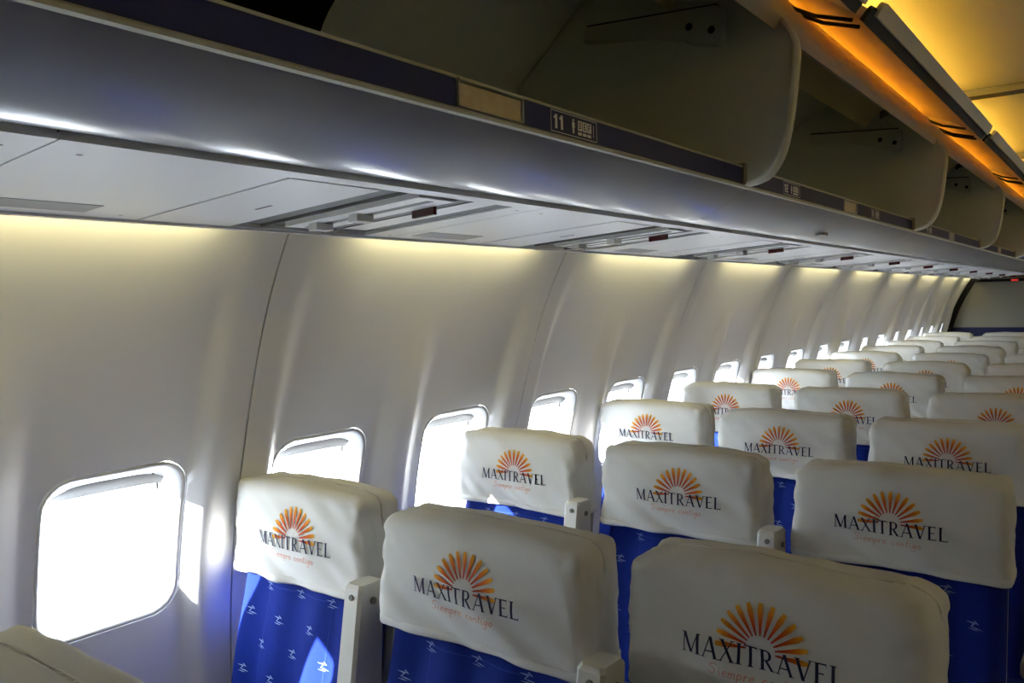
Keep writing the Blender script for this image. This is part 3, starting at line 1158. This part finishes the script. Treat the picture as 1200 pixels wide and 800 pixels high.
def soft_box(name, x0, x1, y0, y1, z0, z1, r, m, fn=None, nx=16, ny=8, nz=16):
    bm = bmesh.new()
    g = {}

    def V(i, j, k):
        key = (i, j, k)
        if key not in g:
            p = Vector((x0 + (x1 - x0) * i / nx, y0 + (y1 - y0) * j / ny, z0 + (z1 - z0) * k / nz))
            q = Vector((max(x0 + r, min(x1 - r, p.x)), max(y0 + r, min(y1 - r, p.y)), max(z0 + r, min(z1 - r, p.z))))
            d = p - q
            if d.length > 1e-6:
                p = q + d.normalized() * r
            if fn:
                p = fn(p, j == 0)
            g[key] = bm.verts.new(p)
        return g[key]
    for i in range(nx):
        for k in range(nz):
            bm.faces.new((V(i, 0, k), V(i + 1, 0, k), V(i + 1, 0, k + 1), V(i, 0, k + 1)))
            bm.faces.new((V(i + 1, ny, k), V(i, ny, k), V(i, ny, k + 1), V(i + 1, ny, k + 1)))
    for j in range(ny):
        for k in range(nz):
            bm.faces.new((V(0, j + 1, k), V(0, j, k), V(0, j, k + 1), V(0, j + 1, k + 1)))
            bm.faces.new((V(nx, j, k), V(nx, j + 1, k), V(nx, j + 1, k + 1), V(nx, j, k + 1)))
        for i in range(nx):
            bm.faces.new((V(i, j, nz), V(i + 1, j, nz), V(i + 1, j + 1, nz), V(i, j + 1, nz)))
            bm.faces.new((V(i, j + 1, 0), V(i + 1, j + 1, 0), V(i + 1, j, 0), V(i, j, 0)))
    bmesh.ops.recalc_face_normals(bm, faces=bm.faces)
    tree = BVHTree.FromBMesh(bm)
    return bm_mesh(name, bm, m, True), tree


def lean(z):
    return -0.16 * max(0, 0.90 - z) - 0.10 * max(0, 0.62 - z)


def back_fn(p, front):
    q = p.copy()
    q.x *= 1 - 0.14 * sstep(.90, 1.05, p.z)
    if front:
        q.y += 0.005 * math.cos(p.x * 2 * PI / 0.118) * sstep(0.42, 0.55, p.z) * (1 - sstep(.86, .92, p.z))
        q.y -= 0.014 * math.sin(PI * min(1, max(0, (p.z - .45) / .4)))
    q.y += lean(p.z)
    return q


BACK, BACK_T = soft_box('backrest', -0.198, 0.198, 0.024, 0.098, 0.40, 1.050, 0.034, 'fabric_blue', back_fn, 40, 6, 24)


def cush_fn(p, front):
    q = p.copy()
    if p.z > 0.40:
        q.z += 0.012 * math.cos(p.x * PI / 0.44) + 0.01 * math.sin((p.y + .5) * 5)
    return q


CUSH, _ = soft_box('seat_cushion', -0.222, 0.222, -0.46, 0.02, 0.30, 0.435, 0.035, 'fabric_blue', cush_fn, 16, 16, 5)

bird = [[(-.019, .0075), (-.006, .0045), (.008, .0045), (-.004, .0070)], [(.001, .0110), (.010, .0040), (.0085, .0035), (-.002, .0100)],
        [(-.002, .0045), (.001, .0045), (-.006, -.0035), (-.008, -.003)],
        [(-.010, -.0030), (.004, -.0040), (.020, -.0080), (.004, -.0065)], [(-.016, -.0075), (-.002, -.0080), (.010, -.0105), (-.002, -.0100)]]
bp = []
for r_ in range(8):
    for c_ in range(-2, 3):
        bx = c_ * 0.098 + (0.049 if r_ % 2 else 0)
        bz = 0.865 - r_ * 0.058
        if abs(bx) < 0.17:
            for q in bird:
                bp.append([(bx + x * .8, bz + z * .8) for x, z in q])
BIRD = conform('bird_print', bp, BACK_T, 'bird_thread', 0.0008)
stp = []
for (xa, za, xb, zb) in ((-.098, .868, .098, .868), (-.098, .868, -.104, .50), (.098, .868, .104, .50)):
    n = 14
    for i in range(n):
        t0, t1 = i / n, (i + 1) / n
        ax, az, bx, bz = xa + (xb - xa) * t0, za + (zb - za) * t0, xa + (xb - xa) * t1, za + (zb - za) * t1
        w = 0.0011
        if xa * xb < 0:
            stp.append([(ax, az - w), (bx, bz - w), (bx, bz + w), (ax, az + w)])
        else:
            stp.append([(ax - w, az), (ax + w, az), (bx + w, bz), (bx - w, bz)])
STITCH = conform('stitching', stp, BACK_T, 'stitch_thread', 0.0006)

shell_v = soft_box('back_shell', -0.194, 0.194, 0.100, 0.128, 0.40, 0.93, 0.012, 'shell_grey', lambda p, f: Vector((p.x, p.y + lean(p.z), p.z)), 8, 3, 14)[0]


def frame_bm():
    bm = bmesh.new()
    box_bm(-0.215, 0.215, -0.40, -0.37, 0.268, 0.305, bm=bm)
    box_bm(-0.215, 0.215, -0.06, -0.03, 0.268, 0.305, bm=bm)
    box_bm(-0.20, 0.20, -0.10, 0.0, 0.305, 0.42, bm=bm)
    return bm


FRAME = bm_mesh('seat_frame', frame_bm(), 'metal_grey')
LEG = bm_mesh('leg', tube_bm([(0, -0.43, 0.012), (0, -0.40, 0.14), (0, -0.385, 0.28)], 0.017, 8), 'metal_grey', True)
LEG2 = bm_mesh('leg', tube_bm([(0, 0.03, 0.012), (0, -0.01, 0.14), (0, -0.045, 0.28)], 0.017, 8), 'metal_grey', True)
SKID = bm_mesh('floor_track', box_bm(-0.02, 0.02, -0.47, 0.07, 0.0, 0.018, 0.003), 'metal_grey')


def arm_up_bm():
    """raised armrest: a tapering bar standing between two seat backs"""
    bm = bmesh.new()
    secs = [(0.50, -0.085, -0.020, 0.022), (0.56, -0.098, -0.012, 0.024), (0.70, -0.080, 0.004, 0.024), (0.90, -0.048, 0.018, 0.023), (0.937, -0.042, 0.020, 0.0225), (0.944, -0.036, 0.015, 0.019)]
    rings = []
    for (z, ya, yb, hw) in secs:
        c = 0.006
        rings.append([bm.verts.new(p) for p in ((-hw, ya + c, z), (-hw + c, ya, z), (hw - c, ya, z), (hw, ya + c, z), (hw, yb - c, z), (hw - c, yb, z), (-hw + c, yb, z), (-hw, yb - c, z))])
    for a, c in zip(rings, rings[1:]):
        for i in range(8):
            j = (i + 1) % 8
            bm.faces.new((a[i], a[j], c[j], c[i]))
    bm.faces.new(rings[0][::-1])
    bm.faces.new(rings[-1])
    return bm


ARM_UP = bm_mesh('armrest', arm_up_bm(), 'arm_cream')
auto_smooth(ARM_UP, 30)
sb = bmesh.new()
bmesh.ops.create_cone(sb, cap_ends=True, segments=12, radius1=0.0055, radius2=0.0055, depth=0.003,
                      matrix=Matrix.Translation((0.002, -0.0455, 0.923)) @ Matrix.Rotation(PI / 2, 4, 'X'))
SCREW_F = bm_mesh('screw', sb, 'recess_grey')
sb = bmesh.new()
bmesh.ops.create_cone(sb, cap_ends=True, segments=12, radius1=0.0065, radius2=0.0065, depth=0.003,
                      matrix=Matrix.Translation((0.0245, -0.012, 0.912)) @ Matrix.Rotation(PI / 2, 4, 'Y'))
SCREW_S = bm_mesh('screw', sb, 'recess_grey')


def arm_down_bm():
    bm = box_bm(-0.024, 0.024, -0.40, -0.03, 0.585, 0.625, 0.010, 3)
    box_bm(-0.018, 0.018, -0.12, -0.05, 0.27, 0.59, 0.004, bm=bm)
    return bm


ARM_DOWN = bm_mesh('armrest', arm_down_bm(), 'arm_dark')

protos = []


def make_seat(var, col):
    root = empty('airplane_seat')
    cov, hem, tree = cover_mesh(var * 3 + 1)
    c = put('headrest_cover', cov, root)
    put('hem', hem, c)
    logo_parts(tree, c, (0.012, -0.004, 0.006, 0.014, 0.0)[var % 5])
    b_ = put('backrest', BACK, root)
    tag(put('bird_print', BIRD, b_), kind='stuff')
    put('stitching', STITCH, b_)
    put('back_shell', shell_v, root)
    put('seat_cushion', CUSH, root)
    put('seat_frame', FRAME, root)
    for x in (-0.15, 0.15):
        put('leg', LEG, root, (x, 0, 0))
        put('leg', LEG2, root, (x, 0, 0))
        put('floor_track', SKID, root, (x, 0, 0))
    if col < 2:
        a = put('armrest', ARM_UP, root, (0.2427, 0.0, 0))
        put('screw', SCREW_F, a)
        put('screw', SCREW_S, a)
    else:
        put('armrest', ARM_DOWN, root, (0.2427, 0, 0))
    return root


SX0, SDX, SY1, SP = -1.3555, 0.4853, 1.029, 0.737
colname = ['window', 'middle', 'aisle']
variants = {}
rowtxt = {0: 'one row before the 11 placard', 1: 'under the 11 placard',
          2: 'one row behind the 11 placard'}
numw = ['zero', 'one', 'two', 'three', 'four', 'five', 'six', 'seven', 'eight', 'nine', 'ten', 'eleven', 'twelve']
rnd = random.Random(11)
for row in range(-2, 12):
    for colm in range(3):
        v = (row * 2 + colm * 3 + (row * row) % 3) % 5
        key = (v, colm < 2)
        if key not in variants:
            s = make_seat(v, colm)
            variants[key] = s
        else:
            s = copy_tree(variants[key])
        s.location = (SX0 + colm * SDX, SY1 + (row - 1) * SP + rnd.uniform(-.012, .012) * (row > 2), 0)
        ox, oy = {(3, 0): (0, .06), (5, 0): (0, .08), (3, 2): (-.025, 0), (1, 1): (.018, -.04)}.get((row, colm), (0, 0))
        s.location.x += ox
        s.location.y += oy
        s.scale = (1.06 if (row, colm) == (1, 1) else 1.0, 1, 1)
        for ch in s.children:
            if ch.name.startswith('armrest') and colm == 0:
                ch.location.x = 0.226
        s.rotation_euler = (0, 0, rnd.uniform(-.012, .012))
        if row < 0:
            lab = 'blue %s seat in a white head cover, %s rows before the 11 placard' % (colname[colm], numw[1 - row])
        elif row in rowtxt:
            lab = 'blue %s seat in a white logo head cover %s' % (colname[colm], rowtxt[row])
        elif row == 11:
            lab = 'blue %s seat in a white head cover, last row before the rear partition' % colname[colm]
        else:
            lab = 'blue %s seat in a white head cover, %s rows behind the 11 placard row' % (colname[colm], numw[row - 1])
        tag(s, lab, 'seat', 'airplane seats in rows of three')
